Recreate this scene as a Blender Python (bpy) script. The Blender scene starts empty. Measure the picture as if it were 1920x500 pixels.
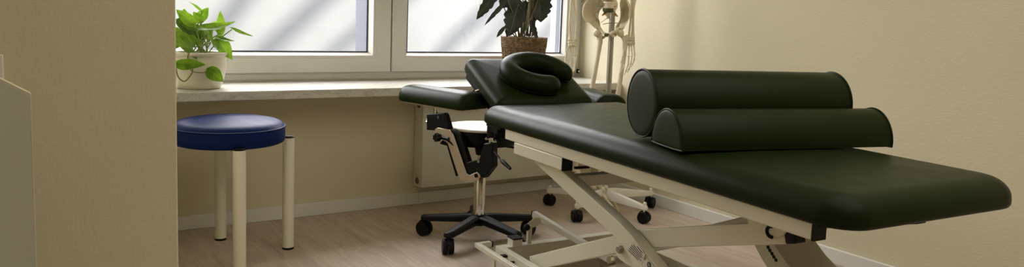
import bpy, bmesh, math, random
from mathutils import Vector, Matrix
random.seed(7)
SC = bpy.context.scene
COL = SC.collection
PI = math.pi
cos, sin = math.cos, math.sin

# ------------------------------------------------------------------ camera
F, PY = 1439.84, 189.57
YAW, PIT, ROL = math.radians(33.167), math.radians(6.3904), math.radians(2.1276)
CAM = Vector((0, 0, 1.0))
FW = Vector((sin(YAW)*cos(PIT), cos(YAW)*cos(PIT), -sin(PIT)))
_ri = Vector((cos(YAW), -sin(YAW), 0)); _up = _ri.cross(FW)
RR = cos(ROL)*_ri + sin(ROL)*_up
UU = -sin(ROL)*_ri + cos(ROL)*_up
cd = bpy.data.cameras.new('camera'); cam = bpy.data.objects.new('camera', cd); COL.objects.link(cam)
m = Matrix((RR, UU, -FW)).transposed().to_4x4(); m.translation = CAM
cam.matrix_world = m
cd.sensor_fit = 'HORIZONTAL'; cd.sensor_width = 36; cd.lens = F/1920*36
cd.shift_y = -(250-PY)/1920
cd.clip_start = .02
SC.camera = cam

def ray(x, y): return FW + RR*(x-960)/F - UU*(y-PY)/F
def on_plane(x, y, p, n):
    """point where the line of sight of a photo measurement meets a real plane in the room"""
    d = ray(x, y); return CAM + d*((Vector(p)-CAM).dot(n)/d.dot(n))

# ------------------------------------------------------------------ materials
def lin(c):
    return tuple((v/255/12.92 if v/255 <= .04045 else ((v/255+.055)/1.055)**2.4) for v in c)+(1,)
class NT:
    def __init__(s, name):
        s.m = bpy.data.materials.new(name); s.m.use_nodes = True
        s.t = s.m.node_tree; s.n = s.t.nodes; s.b = s.n['Principled BSDF']; s.out = s.n['Material Output']
    def new(s, t, **k):
        n = s.n.new(t)
        for a, v in k.items():
            if a in n.inputs.keys() if isinstance(a, str) else False: n.inputs[a].default_value = v
            else: setattr(n, a, v)
        return n
    def l(s, a, b): s.t.links.new(a, b)
    def coord(s, kind='Object', scale=(1, 1, 1)):
        c = s.new('ShaderNodeTexCoord'); mp = s.new('ShaderNodeMapping'); mp.inputs['Scale'].default_value = scale
        s.l(c.outputs[kind], mp.inputs['Vector']); return mp.outputs['Vector']
    def noise(s, vec, scale, detail=4, rough=.5, dist=0):
        n = s.new('ShaderNodeTexNoise'); n.inputs['Scale'].default_value = scale
        n.inputs['Detail'].default_value = detail; n.inputs['Roughness'].default_value = rough; n.inputs['Distortion'].default_value = dist
        s.l(vec, n.inputs['Vector']); return n.outputs['Fac']
    def ramp(s, fac, stops):
        r = s.new('ShaderNodeValToRGB'); e = r.color_ramp.elements
        while len(e) < len(stops): e.new(.5)
        for i, (p, c) in enumerate(stops): e[i].position = p; e[i].color = c if len(c) == 4 else lin(c)
        s.l(fac, r.inputs['Fac']); return r.outputs['Color']
    def bump(s, h, strength, dist=.001, prev=None):
        b = s.new('ShaderNodeBump'); b.inputs['Strength'].default_value = strength; b.inputs['Distance'].default_value = dist
        s.l(h, b.inputs['Height'])
        if prev: s.l(prev, b.inputs['Normal'])
        s.l(b.outputs['Normal'], s.b.inputs['Normal']); return b.outputs['Normal']
    def math(s, op, a, b=None):
        n = s.new('ShaderNodeMath', operation=op)
        for i, v in enumerate((a, b)):
            if v is None: continue
            if isinstance(v, (int, float)): n.inputs[i].default_value = v
            else: s.l(v, n.inputs[i])
        return n.outputs[0]
def mat(name, c, rough=.5, metal=0, var=.04, vs=6, bump=0, bscale=200, bdist=.001, coat=0, spec=.5):
    t = NT(name); b = t.b
    v = t.coord(); f = t.noise(v, vs, 5)
    base = lin(c)
    lo = tuple(x*(1-var) for x in base[:3])+(1,); hi = tuple(min(1, x*(1+var)) for x in base[:3])+(1,)
    t.l(t.ramp(f, [(.3, lo), (.7, hi)]), b.inputs['Base Color'])
    b.inputs['Roughness'].default_value = rough; b.inputs['Metallic'].default_value = metal
    b.inputs['Specular IOR Level'].default_value = spec
    b.inputs['Coat Weight'].default_value = coat
    if bump: t.bump(t.noise(v, bscale, 3), bump, bdist)
    return t.m

def wallpaper(name, c):
    t = NT(name); v = t.coord()
    f = t.noise(v, 1.3, 4)
    b = lin(c)
    t.l(t.ramp(f, [(.3, tuple(x*.96 for x in b[:3])+(1,)), (.7, tuple(x*1.03 for x in b[:3])+(1,))]), t.b.inputs['Base Color'])
    t.b.inputs['Roughness'].default_value = .75; t.b.inputs['Specular IOR Level'].default_value = .25
    # woven relief: short wavering horizontal ribs broken by vertical threads
    v2 = t.coord(scale=(60, 60, 190)); n1 = t.noise(v2, 1.0, 3, .55, .4)
    v3 = t.coord(scale=(170, 170, 60)); n2 = t.noise(v3, 1.0, 2, .5)
    h = t.math('ADD', n1, t.math('MULTIPLY', n2, .7))
    t.bump(h, .35, .002)
    return t.m

def vinyl(name, c, rough=.42):
    t = NT(name); v = t.coord()
    b = lin(c)
    t.l(t.ramp(t.noise(v, 3, 4), [(.3, tuple(x*.9 for x in b[:3])+(1,)), (.7, tuple(x*1.1 for x in b[:3])+(1,))]), t.b.inputs['Base Color'])
    t.l(t.ramp(t.noise(v, 25, 4), [(.3, (rough*.93,)*3+(1,)), (.7, (rough*1.07,)*3+(1,))]), t.b.inputs['Roughness'])
    h = t.noise(v, 420, 2)
    h2 = t.noise(t.coord(scale=(1, 1, 1)), 9, 3)
    n = t.bump(h, .12, .0006)
    t.bump(h2, .05, .006, n)
    t.b.inputs['Specular IOR Level'].default_value = .10
    return t.m

def floor_mat():
    t = NT('laminate'); 
    c0 = t.coord(); rt = t.new('ShaderNodeVectorRotate', rotation_type='Z_AXIS'); rt.inputs['Angle'].default_value = PI/2; t.l(c0, rt.inputs['Vector']); c = rt.outputs[0]
    br = t.new('ShaderNodeTexBrick', offset=.37, offset_frequency=2, squash=1)
    br.inputs['Scale'].default_value = 1; br.inputs['Brick Width'].default_value = 1.25; br.inputs['Row Height'].default_value = .19
    br.inputs['Mortar Size'].default_value = .0012; br.inputs['Mortar Smooth'].default_value = .3
    br.inputs['Color1'].default_value = (.30, .30, .30, 1); br.inputs['Color2'].default_value = (.75, .75, .75, 1); br.inputs['Mortar'].default_value = (.5, .5, .5, 1)
    t.l(c, br.inputs['Vector'])
    # shift the grain per plank
    mp = t.new('ShaderNodeVectorMath', operation='MULTIPLY'); mp.inputs[1].default_value = (1.4, 13, 1); t.l(c, mp.inputs[0])
    ad = t.new('ShaderNodeVectorMath', operation='ADD'); sc_ = t.new('ShaderNodeVectorMath', operation='SCALE'); sc_.inputs['Scale'].default_value = 11
    t.l(br.outputs['Color'], sc_.inputs[0]); t.l(mp.outputs[0], ad.inputs[0]); t.l(sc_.outputs[0], ad.inputs[1])
    g = t.noise(ad.outputs[0], 1.3, 8, .62, .8)
    g2 = t.noise(ad.outputs[0], 6, 6, .6, .3)
    mixv = t.math('ADD', t.math('MULTIPLY', g, .6), t.math('MULTIPLY', g2, .4))
    col = t.ramp(mixv, [(.3, (160, 143, 128)), (.5, (187, 170, 154)), (.7, (208, 192, 176))])
    mix = t.new('ShaderNodeMix', data_type='RGBA', blend_type='MULTIPLY'); mix.inputs[0].default_value = 1
    t.l(col, mix.inputs[6])
    t.l(t.ramp(br.outputs['Color'], [(.3, (.95, .95, .95, 1)), (.75, (1, 1, 1, 1))]), mix.inputs[7])
    mix2 = t.new('ShaderNodeMix', data_type='RGBA', blend_type='MIX'); t.l(br.outputs['Fac'], mix2.inputs[0])
    t.l(mix.outputs[2], mix2.inputs[6]); mix2.inputs[7].default_value = lin((172, 154, 138))
    t.l(mix2.outputs[2], t.b.inputs['Base Color'])
    t.b.inputs['Roughness'].default_value = .5; t.b.inputs['Specular IOR Level'].default_value = .4
    t.bump(g2, .08, .001)
    return t.m

def marble():
    t = NT('marble'); v = t.coord(scale=(1, 1.6, 3))
    f = t.noise(v, 7, 9, .65, 1.6)
    t.l(t.ramp(f, [(.25, (168, 165, 155)), (.42, (202, 200, 190)), (.47, (180, 177, 167)), (.52, (206, 204, 195)), (.8, (194, 192, 182))]), t.b.inputs['Base Color'])
    t.b.inputs['Roughness'].default_value = .3
    return t.m

def glass():
    t = NT('window_glass'); t.n.remove(t.b)
    tr = t.new('ShaderNodeBsdfTransparent'); df = t.new('ShaderNodeBsdfTranslucent'); gl = t.new('ShaderNodeBsdfGlossy')
    v = t.coord(); t.l(t.ramp(t.noise(v, 8, 3), [(.3, (.94, .95, .95, 1)), (.7, (.96, .97, .97, 1))]), tr.inputs['Color']); df.inputs['Color'].default_value = (.8, .8, .8, 1)
    gl.inputs['Roughness'].default_value = .05
    m1 = t.new('ShaderNodeMixShader'); m1.inputs[0].default_value = .03; t.l(tr.outputs[0], m1.inputs[1]); t.l(df.outputs[0], m1.inputs[2])
    m2 = t.new('ShaderNodeMixShader'); m2.inputs[0].default_value = .03; t.l(m1.outputs[0], m2.inputs[1]); t.l(gl.outputs[0], m2.inputs[2])
    t.l(m2.outputs[0], t.out.inputs['Surface'])
    return t.m

def leaf_mat(name, dark, light, vein, vein_w=.045, side=6, rough=.35, transl=.35):
    t = NT(name)
    uv = t.new('ShaderNodeUVMap'); sp = t.new('ShaderNodeSeparateXYZ'); t.l(uv.outputs['UV'], sp.inputs[0])
    a = t.math('ABSOLUTE', t.math('SUBTRACT', sp.outputs[0], .5))
    mid = t.math('LESS_THAN', a, vein_w)
    fr = t.math('FRACT', t.math('SUBTRACT', t.math('MULTIPLY', sp.outputs[1], side), t.math('MULTIPLY', a, side*.9)))
    sd = t.math('LESS_THAN', t.math('ABSOLUTE', t.math('SUBTRACT', fr, .5)), vein_w*1.2)
    vm = t.math('MAXIMUM', mid, sd)
    base = t.ramp(t.noise(t.coord(), 30, 4), [(.3, dark), (.7, light)])
    mx = t.new('ShaderNodeMix', data_type='RGBA'); t.l(vm, mx.inputs[0]); t.l(base, mx.inputs[6]); mx.inputs[7].default_value = lin(vein)
    t.l(mx.outputs[2], t.b.inputs['Base Color']); t.b.inputs['Roughness'].default_value = rough
    tr = t.new('ShaderNodeBsdfTranslucent'); t.l(mx.outputs[2], tr.inputs['Color'])
    ms = t.new('ShaderNodeMixShader'); ms.inputs[0].default_value = transl
    t.l(t.b.outputs[0], ms.inputs[1]); t.l(tr.outputs[0], ms.inputs[2]); t.l(ms.outputs[0], t.out.inputs['Surface'])
    return t.m

def wicker():
    t = NT('seagrass_weave'); 
    v = t.coord(scale=(1, 1, 1))
    f = t.noise(v, 60, 5, .6)
    t.l(t.ramp(f, [(.3, (84, 64, 42)), (.55, (132, 106, 76)), (.75, (166, 140, 106))]), t.b.inputs['Base Color'])
    t.b.inputs['Roughness'].default_value = .8
    t.bump(t.noise(v, 150, 4), .6, .003)
    return t.m

M = dict(
    wall=wallpaper('wallpaper_tan', (213, 205, 178)), ceil=mat('ceiling_paint', (232, 228, 218), .9),
    floor=floor_mat(), skirt=mat('skirting_white', (222, 221, 216), .4), pvc=mat('window_plastic', (206, 204, 197), .35, var=.02),
    gasket=mat('rubber_gasket', (38, 40, 70), .5), marble=marble(), frost=glass(), garden=mat('garden_wall_plaster', (58, 61, 65), .9, var=.03, vs=1), jamb=mat('outer_jamb', (84, 89, 101), .8),
    vinyl=vinyl('green_vinyl', (25, 36, 10), .38), vinyl_end_lit=vinyl('green_vinyl_end_lit', (48, 53, 36), .5), blue=vinyl('blue_vinyl', (10, 34, 88), .45),
    cream=mat('cream_powder_coat', (217, 213, 195), .36, var=.02, bump=.05, bscale=400, coat=.15),
    ivory=mat('ivory_tube_paint', (228, 224, 206), .38, var=.02),
    black=mat('black_plastic', (7, 7, 8), .45, spec=.25, bump=.1, bscale=300), blackm=mat('black_metal', (5, 5, 5), .42, spec=.2),
    chrome=mat('chrome', (215, 212, 206), .14, 1, var=.02), satin=mat('satin_steel', (214, 200, 178), .42, .8, var=.03),
    rad=mat('radiator_enamel', (206, 204, 188), .35, var=.02), brass=mat('valve_metal', (120, 100, 78), .45, .8),
    bone=mat('bone_plastic', (226, 216, 190), .5, var=.08, vs=25, bump=.15, bscale=60, bdist=.002),
    disc=mat('spinal_disc', (84, 88, 52), .5), nerve=mat('nerve_orange', (196, 138, 48), .5),
    grey=mat('grey_steel', (150, 146, 130), .4, .6), putty=mat('putty_pole', (170, 166, 150), .35, .5),
    white=mat('white_paint', (228, 225, 214), .4), cabinet=mat('cabinet_white', (198, 201, 190), .5), edge=mat('cabinet_edge_lit', (232, 224, 196), .4),
    ceramic=mat('ceramic_cream', (214, 208, 188), .3, var=.02), soil=mat('potting_soil', (44, 32, 24), .95, bump=.8, bscale=120, bdist=.006),
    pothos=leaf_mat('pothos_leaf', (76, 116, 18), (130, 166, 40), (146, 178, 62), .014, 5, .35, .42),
    pothos_dark=leaf_mat('pothos_leaf_shaded', (52, 82, 22), (84, 116, 34), (120, 150, 60), .022, 5, .35, .3),  # same leaf, with the shade among inner leaves put into a darker green
    alo=leaf_mat('alocasia_leaf', (16, 23, 15), (30, 38, 24), (74, 82, 54), .020, 5, .45, .07),
    stem=mat('green_stem', (128, 150, 66), .5), stem2=mat('brown_green_stem', (104, 96, 58), .5), vine=mat('vine_stem', (116, 112, 50), .5),
    wicker=wicker(), label=mat('label_paper', (206, 203, 190), .5), ink=mat('label_ink', (46, 44, 48), .6), bark=mat('bark', (90, 76, 60), .9),
    seatwhite=mat('cream_seat_vinyl', (204, 196, 182), .4),
)

# ------------------------------------------------------------------ mesh building
class MB:
    def __init__(s): s.v = []; s.f = []; s.uv = {}
    def add(s, vs, fs):
        o = len(s.v); s.v += [Vector(p) for p in vs]; s.f += [tuple(i+o for i in f) for f in fs]; return o
    def box(s, c, d, M3=None):
        c = Vector(c); hx, hy, hz = d[0]/2, d[1]/2, d[2]/2
        vs = [Vector((x*hx, y*hy, z*hz)) for x in (-1, 1) for y in (-1, 1) for z in (-1, 1)]
        if M3 is not None: vs = [M3 @ p for p in vs]
        s.add([c+p for p in vs], [(0, 1, 3, 2), (4, 6, 7, 5), (0, 4, 5, 1), (2, 3, 7, 6), (0, 2, 6, 4), (1, 5, 7, 3)]); return s
    def bb(s, a, b):
        a, b = Vector(a), Vector(b); return s.box((a+b)/2, (abs(b.x-a.x), abs(b.y-a.y), abs(b.z-a.z)))
    def rings(s, rings, cap0=True, cap1=True, close=True):
        n = len(rings[0]); o = s.add([p for r in rings for p in r], [])
        for i in range(len(rings)-1):
            for j in range(n if close else n-1):
                k = (j+1) % n
                s.f.append((o+i*n+j, o+i*n+k, o+(i+1)*n+k, o+(i+1)*n+j))
        if cap0: s.f.append(tuple(o+j for j in range(n))[::-1])
        if cap1: s.f.append(tuple(o+(len(rings)-1)*n+j for j in range(n)))
        return s
    def tube(s, pts, r, seg=12, flat=1.0, cap=True):
        pts = [Vector(p) for p in pts]
        if not isinstance(r, (list, tuple)): r = [r]*len(pts)
        rings = []; ref = None
        for i, p in enumerate(pts):
            d = (pts[min(i+1, len(pts)-1)]-pts[max(i-1, 0)]).normalized()
            if ref is None:
                ref = Vector((0, 0, 1)) if abs(d.z) < .9 else Vector((1, 0, 0))
            a = (ref - d*ref.dot(d)).normalized(); ref = a; b = d.cross(a)
            rings.append([p + a*r[i]*cos(2*PI*k/seg) + b*r[i]*flat*sin(2*PI*k/seg) for k in range(seg)])
        return s.rings(rings, cap, cap)
    def bar(s, p, q, w, h, side=Vector((1, 0, 0))):
        """rectangular bar from p to q, w along side, h across"""
        p, q = Vector(p), Vector(q); d = (q-p).normalized(); a = (side-d*side.dot(d)).normalized(); b = d.cross(a)
        r = [[c+a*x*w/2+b*y*h/2 for x, y in ((-1, -1), (1, -1), (1, 1), (-1, 1))] for c in (p, q)]
        return s.rings(r)
    def poly(s, pts, n, th):
        """polygon (planar points) thickened along n"""
        n = Vector(n).normalized()*th/2; pts = [Vector(p) for p in pts]
        return s.rings([[p-n for p in pts], [p+n for p in pts]])
    def lathe(s, prof, c=(0, 0, 0), seg=40, axis='z'):
        c = Vector(c); R = []
        for r, z in prof:
            R.append([c+(Vector((r*cos(2*PI*k/seg), r*sin(2*PI*k/seg), z)) if axis == 'z' else
                         Vector((z, r*cos(2*PI*k/seg), r*sin(2*PI*k/seg))) if axis == 'x' else
                         Vector((r*sin(2*PI*k/seg), z, r*cos(2*PI*k/seg)))) for k in range(seg)])
        return s.rings(R, prof[0][0] > 1e-5, prof[-1][0] > 1e-5)
    def ball(s, c, r, sc=(1, 1, 1), seg=14, M3=None):
        c = Vector(c); R = []
        n = seg//2
        for i in range(n+1):
            t = PI*i/n; rr = max(sin(t), .02)
            R.append([Vector((rr*cos(2*PI*k/seg)*sc[0], rr*sin(2*PI*k/seg)*sc[1], -cos(t)*sc[2]))*r for k in range(seg)])
        R = [[c+((M3 @ p) if M3 is not None else p) for p in q] for q in R]
        return s.rings(R)
    def build_each(s, name, m, parent=None, **k):
        """one object per loose piece"""
        p = list(range(len(s.v)))
        def fd(i):
            while p[i] != i: p[i] = p[p[i]]; i = p[i]
            return i
        for f in s.f:
            for i in f[1:]: p[fd(i)] = fd(f[0])
        gr = {}
        for f in s.f: gr.setdefault(fd(f[0]), []).append(f)
        out = []
        for fs in gr.values():
            q = MB(); mp_ = {}
            for f in fs:
                for i in f:
                    if i not in mp_: mp_[i] = len(q.v); q.v.append(s.v[i])
                    if i in s.uv: q.uv[mp_[i]] = s.uv[i]
                q.f.append(tuple(mp_[i] for i in f))
            out.append(q.build(name, m, parent, **k))
        return out
    def build(s, name, m, parent=None, smooth=True, bevel=0, sub=0, angle=38, xf=None):
        me = bpy.data.meshes.new(name)
        me.from_pydata([(xf @ p if xf else p) for p in s.v], [], s.f)
        bm = bmesh.new(); bm.from_mesh(me); bmesh.ops.recalc_face_normals(bm, faces=bm.faces); bm.to_mesh(me); bm.free()
        me.materials.append(m)
        if s.uv:
            l = me.uv_layers.new(name='UVMap')
            for lp in me.loops: l.data[lp.index].uv = s.uv.get(lp.vertex_index, (.5, .5))
        o = bpy.data.objects.new(name, me); COL.objects.link(o)
        if parent is not None: o.parent = parent
        if bevel:
            b = o.modifiers.new('bevel', 'BEVEL'); b.width = bevel; b.segments = 3; b.limit_method = 'ANGLE'; b.angle_limit = math.radians(40)
            b.use_clamp_overlap = True; b.harden_normals = False
        if sub:
            q = o.modifiers.new('sub', 'SUBSURF'); q.levels = sub; q.render_levels = sub
        if smooth:
            if hasattr(me, 'shade_smooth'): me.shade_smooth()
            if not sub and angle < 180:
                me.set_sharp_from_angle(angle=math.radians(angle))
        return o

def tag(o, label=None, cat=None, group=None, kind=None):
    if label: o['label'] = label
    if cat: o['category'] = cat
    if group: o['group'] = group
    if kind: o['kind'] = kind
    return o
def empty(name, loc=(0, 0, 0), rz=0, **k):
    o = bpy.data.objects.new(name, None); COL.objects.link(o); o.location = loc; o.rotation_euler.z = rz
    o.empty_display_size = .1
    return tag(o, **k)
def rrect(x0, x1, y0, y1, r, ins=0, n=8):
    """rounded rectangle outline, inset by ins"""
    out = []; r = [r]*4 if not isinstance(r, (list, tuple)) else r
    for (cx, cy, sx, sy, a0), rr in zip(((x1, y1, -1, -1, 0), (x0, y1, 1, -1, PI/2), (x0, y0, 1, 1, PI), (x1, y0, -1, 1, 1.5*PI)), r):
        q = max(rr-ins, .001); ccx = cx+sx*(ins+q); ccy = cy+sy*(ins+q)
        for k in range(n+1):
            a = a0+PI/2*k/n; out.append((ccx+q*cos(a), ccy+q*sin(a)))
    return out
def slab(mb, x0, x1, y0, y1, z0, z1, r=.05, top=.03, bot=.008, crown=.004, xf=None, tw=None):
    tw = tw or top
    """upholstered slab: rounded outline, rolled top edge, small bottom edge"""
    R = []
    for k in range(5):
        a = PI/2*(1-k/4); R.append([(x, y, z0+bot-bot*sin(a)) for x, y in rrect(x0, x1, y0, y1, r, bot*(1-cos(a)))])
    for k in range(9):
        a = PI/2*k/8; R.append([(x, y, z1-top+top*sin(a)) for x, y in rrect(x0, x1, y0, y1, r, tw*(1-cos(a)))])
    w = min(x1-x0, y1-y0)
    for fr in (.1, .2, .3, .42):
        R.append([(x, y, z1+crown*min(1, fr*3)) for x, y in rrect(x0, x1, y0, y1, r, tw+(w/2-tw)*fr*2*.98)])
    if xf: R = [[xf @ Vector(p) for p in q] for q in R]
    return mb.rings([[Vector(p) for p in q] for q in R])

# ------------------------------------------------------------------ room
RX, WY, GY = 2.922, 3.567, 3.735       # right wall, window wall, window plane
PX, PYY = .332, 2.0                    # partition corner
LX, BY, CZ = -1.6, -2.2, 2.45
def struct(name, mb, m_, label, **k):
    return tag(mb.build(name, m_, **k), label, None, None, 'structure')
o = struct('floor', MB().bb((LX-.1, BY-.1, -.1), (RX+.1, 4.05, 0)), M['floor'], 'greige wood laminate floor in long planks', smooth=False); o['category'] = 'floor'
o = struct('ceiling', MB().bb((LX-.1, BY-.1, CZ), (RX+.1, 4.05, CZ+.1)), M['ceil'], 'plain white ceiling above the room', smooth=False); o['category'] = 'ceiling'
o = struct('wall_right', MB().bb((RX, BY-.1, 0), (RX+.15, 4.05, CZ)), M['wall'], 'long tan wall with woven wallpaper behind the treatment table', smooth=False); o['category'] = 'wall'
WX0 = .36; WZ0, WZ1 = .643, 2.08
o = struct('trim_4', MB().bb((PX, WY, WZ1), (RX, 4.0, CZ)), M['wall'], 'tan wall strip above the window', smooth=False); o['category'] = 'wall'
o = struct('wall_back', MB().bb((PX, WY, 0), (RX, 4.0, .598)), M['wall'], 'tan wallpapered wall below the window and the sill', smooth=False); o['category'] = 'wall'
o = struct('wall_left', MB().bb((LX, PYY, 0), (PX, 4.0, CZ)), M['wall'], 'tan wall corner close by at the left of the photo', bevel=.004, smooth=False); o['category'] = 'wall'
o = struct('wall_side', MB().bb((LX-.15, BY, 0), (LX, 4.0, CZ)), M['wall'], 'plain tan side wall left of the camera', smooth=False); o['category'] = 'wall'
o = struct('wall_front', MB().bb((LX, BY-.1, 0), (RX, BY, CZ)), M['wall'], 'plain tan wall behind the camera', smooth=False); o['category'] = 'wall'
o = struct('baseboard_back', MB().bb((PX, WY-.014, 0), (RX-.014, WY, .063)), M['skirt'], 'white baseboard below the radiator and window wall', bevel=.003); o['category'] = 'baseboard'
o = struct('baseboard_right', MB().bb((RX-.014, BY, 0), (RX, WY-.001, .063)), M['skirt'], 'white baseboard along the right wall behind the treatment table', bevel=.003); o['category'] = 'baseboard'
# little joint cover on the baseboard left of the radiator
o = struct('trim_1', MB().bb((1.762, WY-.018, 0), (1.777, WY-.012, .064)), M['skirt'], 'narrow white joint cover on the baseboard below the radiator'); o['category'] = 'trim'
o = struct('trim_2', MB().bb((PX, 3.33, .598), (RX, GY-.03, .638)), M['marble'], 'pale marble window sill carrying both potted plants', bevel=.004); o['category'] = 'window sill'

# windows: fixed frame and two casements with frosted panes
fr = empty('window_1', (0, 0, 0), label='white plastic window with two casements above the marble sill', cat='window', kind='structure')
b = MB()
b.bb((WX0, GY, WZ0), (RX, GY+.07, .69)); b.bb((WX0, GY, WZ1-.05), (RX, GY+.07, WZ1))
b.bb((WX0, GY, .69), (WX0+.045, GY+.07, WZ1-.05)); b.bb((2.872, GY, .69), (RX, GY+.07, WZ1-.05))
b.bb((1.655, GY+.01, .69), (1.675, GY+.07, WZ1-.05))
b.build('window_frame', M['pvc'], fr, bevel=.003)
b = MB(); b.bb((PX, GY-.032, .638), (RX, GY+.002, .646)); b.build('sill_joint', M['putty'], fr)
def casement(name, x0, x1, gx0, gx1):
    e = fr
    z0, z1, gz0, gz1 = .680, WZ1-.04, .782, WZ1-.14
    # mitred sash with a chamfered glazing bead
    def ringrect(ix, y, zz=None):
        return [(x0+(gx0-x0)*ix, y, z0+(gz0-z0)*ix), (x1-(x1-gx1)*ix, y, z0+(gz0-z0)*ix), (x1-(x1-gx1)*ix, y, z1-(z1-gz1)*ix), (x0+(gx0-x0)*ix, y, z1-(z1-gz1)*ix)]
    yf = GY-.018
    R = [ringrect(0, GY+.06), ringrect(0, yf+.004), ringrect(.03, yf), ringrect(.70, yf), ringrect(.72, yf+.003), ringrect(.84, yf+.004), ringrect(.975, yf+.036), ringrect(1.0, yf+.038), ringrect(1.0, yf+.052), ringrect(.4, yf+.06), ringrect(.05, GY+.062)]
    b = MB(); b.rings([[Vector(p) for p in r] for r in R]+[[Vector(p) for p in R[0]]], False, False)
    s = b.build('sash', M['pvc'], e, smooth=False)
    # gasket line
    g = MB(); t = .004; y = yf+.0385
    g.bb((gx0-.002, y-.003, gz0-.001), (gx1+.002, y+.004, gz0+t)); g.bb((gx0-.002, y-.003, gz1-t), (gx1+.002, y+.004, gz1+.001))
    g.bb((gx0-.002, y-.003, gz0), (gx0+t, y+.004, gz1)); g.bb((gx1-t, y-.003, gz0), (gx1+.002, y+.004, gz1))
    g.build('gasket', M['gasket'], e, smooth=False)
    p = MB(); p.bb((gx0-.01, yf+.043, gz0-.01), (gx1+.01, yf+.047, gz1+.01)); p.build('pane', M['frost'], e, smooth=False)
casement('l', WX0+.04, 1.661, .50, 1.544)
casement('r', 1.668, 2.875, 1.768, 2.789)
# hinge peg at the lower right corner of the frame
hp = on_plane(1082, 133, (0, GY-.02, 0), Vector((0, 1, 0)))
b = MB(); b.tube([hp+Vector((0, -.008, -.012)), hp+Vector((0, -.008, .012))], .010, 10); b.build('hinge', M['black'], fr)
b = MB(); b.tube([hp+Vector((0, -.02, 0)), hp+Vector((0, .0, 0))], .006, 10); b.build('hinge_pin', M['white'], fr)
# outside: ledge, masonry jambs, garden wall and ground
b = MB(); b.bb((PX-.1, 4.0, .52), (RX+.2, 4.12, .60)); struct('trim_3', b, M['jamb'], 'outer ledge of the building below the window', smooth=False)['category'] = 'ledge'
b = MB(); b.bb((2.822, GY+.065, .6), (RX, GY+.122, CZ)); struct('trim_5', b, M['jamb'], 'pale outer jamb seen through the right edge of the right pane', smooth=False)['category'] = 'jamb'
b = MB(); b.bb((1.566, GY+.068, .6), (1.75, GY+.24, CZ)); struct('trim_6', b, M['jamb'], 'pale shutter guide post outside between the two panes', smooth=False)['category'] = 'post'
g_ = tag(MB().bb((-3, 6.2, -.4), (9, 6.4, 1.75)).build('garden_wall', M['garden'], smooth=False), 'pale garden wall outside the window with soft branch shadows', 'wall'); g_['kind'] = 'structure'
g_ = tag(MB().bb((-6, 4.02, -.5), (12, 14, -.4)).build('ground', M['garden'], smooth=False), 'pale paved ground outside the window', 'ground'); g_['kind'] = 'structure'

# radiator
r = empty('radiator', (1.732, 3.466, .10), label='cream flat panel radiator under the marble sill', cat='radiator')
b = MB(); b.bb((0, 0, .006), (1.0, .012, .47)); b.build('front_panel', M['rad'], r, bevel=.003)
b = MB(); b.bb((0, .012, .004), (.004, .095, .472)); b.bb((.996, .012, .004), (1.0, .095, .472)); b.build_each('side_cover', M['rad'], r, bevel=.001)
b = MB(); b.bb((.02, .07, .01), (.98, .082, .45)); b.build('rear_panel', M['rad'], r)
b = MB()
for k in range(30): b.bb((.03+.0315*k, .018, .02), (.032+.0315*k, .068, .45))
b.build('fins', M['rad'], r, smooth=False)
b = MB()
for k in range(24): b.bb((.01+.041*k, .014, .468), (.04+.041*k, .09, .474))
b.build('top_grille', M['rad'], r, smooth=False)
for z in (.035, .43):
    b = MB(); b.lathe([(0, -.004), (.016, -.004), (.019, 0), (.019, .006), (0, .006)], (0, .05, z), 20, 'x'); b.build('plug', M['brass'], r)
b = MB(); b.tube([(.9, .04, .01), (.9, .04, -.03), (.9, .07, -.04), (.9, .085, -.045)], .009, 10); b.build('supply_pipe', M['white'], r)
b = MB(); b.bb((.08, .08, .05), (.11, .1005, .42)); b.bb((.89, .08, .05), (.92, .1005, .42)); b.build_each('wall_bracket', M['rad'], r)

# cabinet end panel at the far left and the switch behind it
b = MB(); b.poly([(.0195, 1.3, 0), (.0195, 1.3, .862), (-.26, 1.3, 1.035), (-.5, 1.3, 1.035), (-.5, 1.3, 0)], (0, 1, 0), .018)
c_ = empty('display_stand', (-.25, 1.3, 0), label='pale grey white board with slanted top at the left edge', cat='stand')
pn = b.build('side_board', M['cabinet'], c_, bevel=.0012, xf=Matrix.Translation((.25, -1.3, 0)))
b = MB(); eb = Matrix.Translation((.25, -1.3, 0))
b.bar((.0195, 1.3, .8625), (-.26, 1.3, 1.0355), .0182, .0016, Vector((0, 1, 0))); b.bb((.0193, 1.2909, 0), (.0207, 1.3091, .862)); b.build('edge_lit', M['edge'], c_, smooth=False, xf=eb)  # window light along the board's rim, put into a paler strip
b = MB(); b.bb((-.5, 1.309, 0), (-.482, 1.68, .9)); b.bb((-.482, 1.309, .3), (-.005, 1.66, .318)); b.bb((-.482, 1.309, .6), (-.005, 1.66, .618)); b.build_each('shelf', M['cabinet'], c_, smooth=False, xf=eb)
sp = empty('wall_switch', (-.06, PYY, .84), label='white light switch on the tan wall above the slanted board', cat='switch')
b = MB(); b.bb((-.04, -.012, -.05), (.043, 0, .035)); b.build('cover_plate', M['white'], sp, bevel=.003)
b = MB(); b.bb((-.026, -.018, -.036), (.028, -.012, .02)); b.build('rocker', M['white'], sp, bevel=.003)

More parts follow.
